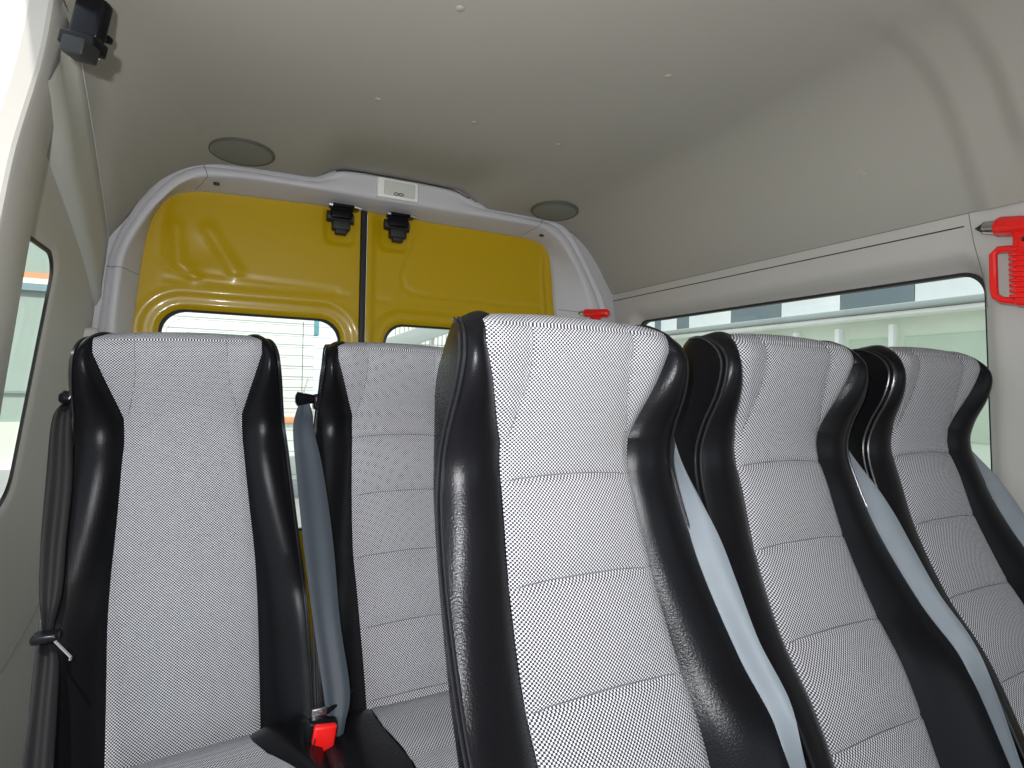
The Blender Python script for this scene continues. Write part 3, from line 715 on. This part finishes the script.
MB().tube([W(55, 641, 1.10), W(64, 650, 1.095), W(71, 657, 1.09), W(70, 660, 1.09)], .0022, 6).build('tongue_hook', 'chrome', r).location = -Vector(r.location)

# ------------------------------------------------------------ rear fittings
def make_latch(x):
    r = empty('door_latch', (x, 2.05, 1.735)); r.scale = (1.18, 1.0, 1.12)
    MB().box((0, .0, -.030), (.062, .05, .036), .006).build('latch_body', 'blackgloss', r)
    b = MB(); b.tube([(-.040, 0, -.040), (.036, 0, -.040)], .018, 12); b.box((0, -.004, -.068), (.050, .04, .030), .005); b.box((.0, -.006, -.086), (.032, .03, .018), .003); b.build('catch_roller', 'black', r)
    MB().box((.01, .0, -.006), (.085, .045, .010), .003).build('striker_plate', 'blackgloss', r)
    MB().tube([(-.036, -.026, -.008), (-.026, -.026, -.010)], .006, 8).build('bolt', 'chrome', r)
    MB().tube([(.036, -.026, -.006), (.058, -.026, -.010)], .0045, 8).build('pin', 'chrome', r)
    return r
l1 = make_latch(.330); tag(l1, 'black door latch hanging from the header over the rear door on the left', 'latch', 'rear door latches')
l2 = copy_tree(l1); l2.location.x = .533; tag(l2, 'black door latch hanging below the ceiling lamp, over the rear door on the right', 'latch', 'rear door latches')
# interior lamp on the header
lm = empty('interior_lamp', (.514, 1.978, 1.798)); tag(lm, 'white interior lamp with frosted lens set in the rear header', 'lamp')
rz = Matrix.Rotation(0, 4, 'Y')
MB().box((0, .0, 0), (.150, .016, .070), .006, rz).build('bezel', 'white', lm)
MB().box((.006, -.007, 0), (.112, .008, .052), .003, rz).build('lens', 'lens', lm)
b = MB()
for dx in (-.008, .010):
    P = [(dx+.008*math.cos(t*math.pi/6), -.0122, -.019+.0045*math.sin(t*math.pi/6)) for t in range(13)]; b.tube(P, .0014, 6)
b.build('switch_symbol', 'black', lm)
# speakers
def make_speaker():
    r = empty('ceiling_speaker', (0, 0, 0)); n = 40
    b = MB(); b.grid([[(rr*math.cos(2*math.pi*k/n), rr*math.sin(2*math.pi*k/n), z) for k in range(n)] for rr, z in ((.092, .004), (.092, -.003), (.088, -.006), (.084, -.005))], closed_u=True); b.build('rim', 'ring', r)
    b = MB(); b.grid([[(rr*math.cos(2*math.pi*k/n), rr*math.sin(2*math.pi*k/n), -.004-.005*(1-(rr/.085)**2)) for k in range(n)] for rr in (.085, .06, .04, .02, .001)], closed_u=True); b.build('grille', 'speaker', r)
    return r
p1 = make_speaker(); p1.location = (.010, 1.868, 1.790); p1.rotation_euler = (R_(-2.5), R_(-1), 0)
tag(p1, 'round grey loudspeaker grille in the ceiling near the left rear corner', 'speaker', 'ceiling speakers')
p2 = copy_tree(p1); p2.location = (1.103, 1.872, 1.787); p2.rotation_euler = (R_(-2.5), R_(3), 0); tag(p2, 'round grey loudspeaker grille in the ceiling near the right rear corner', 'speaker', 'ceiling speakers')
# emergency hammers (local: head along x, handle down -z, wall behind +y)
def make_hammer():
    r = empty('emergency_hammer', (0, 0, 0))
    sh = lambda x, y, z: Vector((x-.27*z, y, z))
    b = MB().tube([(-.040, 0, 0), (-.036, 0, 0), (.050, 0, 0), (.056, 0, 0)], [.0125, .0150, .0150, .011], 16); b.build('head', 'red', r)
    b = MB().tube([(-.062, 0, -.001), (-.056, 0, -.001), (-.039, 0, -.001)], [.002, .0095, .0112], 12); b.build('steel_tip', 'chrome', r)
    b = MB().tube([(-.068, 0, -.0015), (-.060, 0, -.0012), (-.056, 0, -.001)], [.0006, .006, .0098], 12); b.build('point', 'black', r)
    b = MB(); b.box((0, 0, -.062), (.036, .018, .118), .005); b.box((.0, -.009, -.028), (.020, .004, .03), .002)
    for k in range(10): b.box((-.016, -.003, -.038-.0078*k), (.010, .022, .0042), .0015); b.box((.0, -.006, -.038-.0078*k), (.034, .014, .0040), .0015)
    b.v = [sh(*v_) for v_ in b.v]; b.build('handle', 'red', r)
    MB().tube([sh(*q) for q in ((-.014, 0, -.034), (-.038, 0, -.036), (-.045, 0, -.044), (-.045, 0, -.098), (-.043, 0, -.108), (-.034, 0, -.113), (.004, 0, -.115))], .0055, 10).build('guard_loop', 'red', r)
    MB().tube([sh(-.003, -.0115, -.023), sh(.003, -.0115, -.023)], .0035, 8).build('rivet', 'black', r)
    b = MB().box((.0, .012, -.04), (.03, .010, .08), .003); b.v = [sh(*v_) for v_ in b.v]; b.build('wall_bracket', 'red', r)
    return r
h1 = make_hammer(); h1.location = (1.468, .597, 1.449)
# x_local -> -y world ; y_local(outwards wall) -> +x
h1.matrix_world = Matrix.Translation((1.462, .560, 1.456)) @ Matrix.Rotation(R_(-90), 4, 'Z') @ Matrix.Rotation(R_(11), 4, 'Y') @ Matrix.Rotation(R_(-6), 4, 'X') @ Matrix.Scale(1.38, 4)
tag(h1, 'red emergency hammer on the right window pillar, cut off by the picture edge', 'hammer', 'emergency hammers')
h2 = copy_tree(h1); h2.matrix_world = Matrix.Translation((1.335, 1.925, 1.415)) @ Matrix.Rotation(R_(-62), 4, 'Z') @ Matrix.Rotation(R_(4), 4, 'Y') @ Matrix.Scale(1.15, 4)
tag(h2, 'red emergency hammer on the rear trim, peeping over the nearest seat', 'hammer', 'emergency hammers')
# sliding door upper catch at the top of the pillar
CX = -.228
r = empty('sliding_door_catch', atx(85, 30, CX)); tag(r, 'glossy black sliding door catch at the top of the left door pillar', 'catch')
c = Vector(r.location)
mt = Matrix.Rotation(R_(14), 4, fw)
def bx(name, u, v_, dx, size, m, bev=.004, rot=mt):
    p = atx(u, v_, CX+dx)-c; rr = Matrix(((RT.x, fw.x, UP.x, 0), (RT.y, fw.y, UP.y, 0), (RT.z, fw.z, UP.z, 0), (0, 0, 0, 1)))
    return MB().box(p, size, bev, rot@rr).build(name, m, r)
mt = Matrix.Rotation(R_(16), 4, fw)
bx('catch_cover', 91, 20, 0, (.052, .026, .072), 'blackgloss', .008)
bx('catch_arm', 83, 44, .003, (.058, .032, .022), 'blackgloss', .003)
bx('catch_lip', 80, 50, .005, (.036, .034, .026), 'black', .003)
bx('roller_pin', 105, 39, .004, (.024, .014, .013), 'blackgloss', .004)
bx('lock_plate', 94, 52, .006, (.018, .016, .018), 'chrome', .003)
# belt anchor cover on the rear left corner
a = aty(88, 338, 1.93)
ac = MB().box((0, 0, 0), (.050, .03, .06), .012).build('anchor_cover', 'side', loc=None); ac.location = a; tag(ac, 'small grey cover on the rear corner trim above the leftmost seat', 'cover')
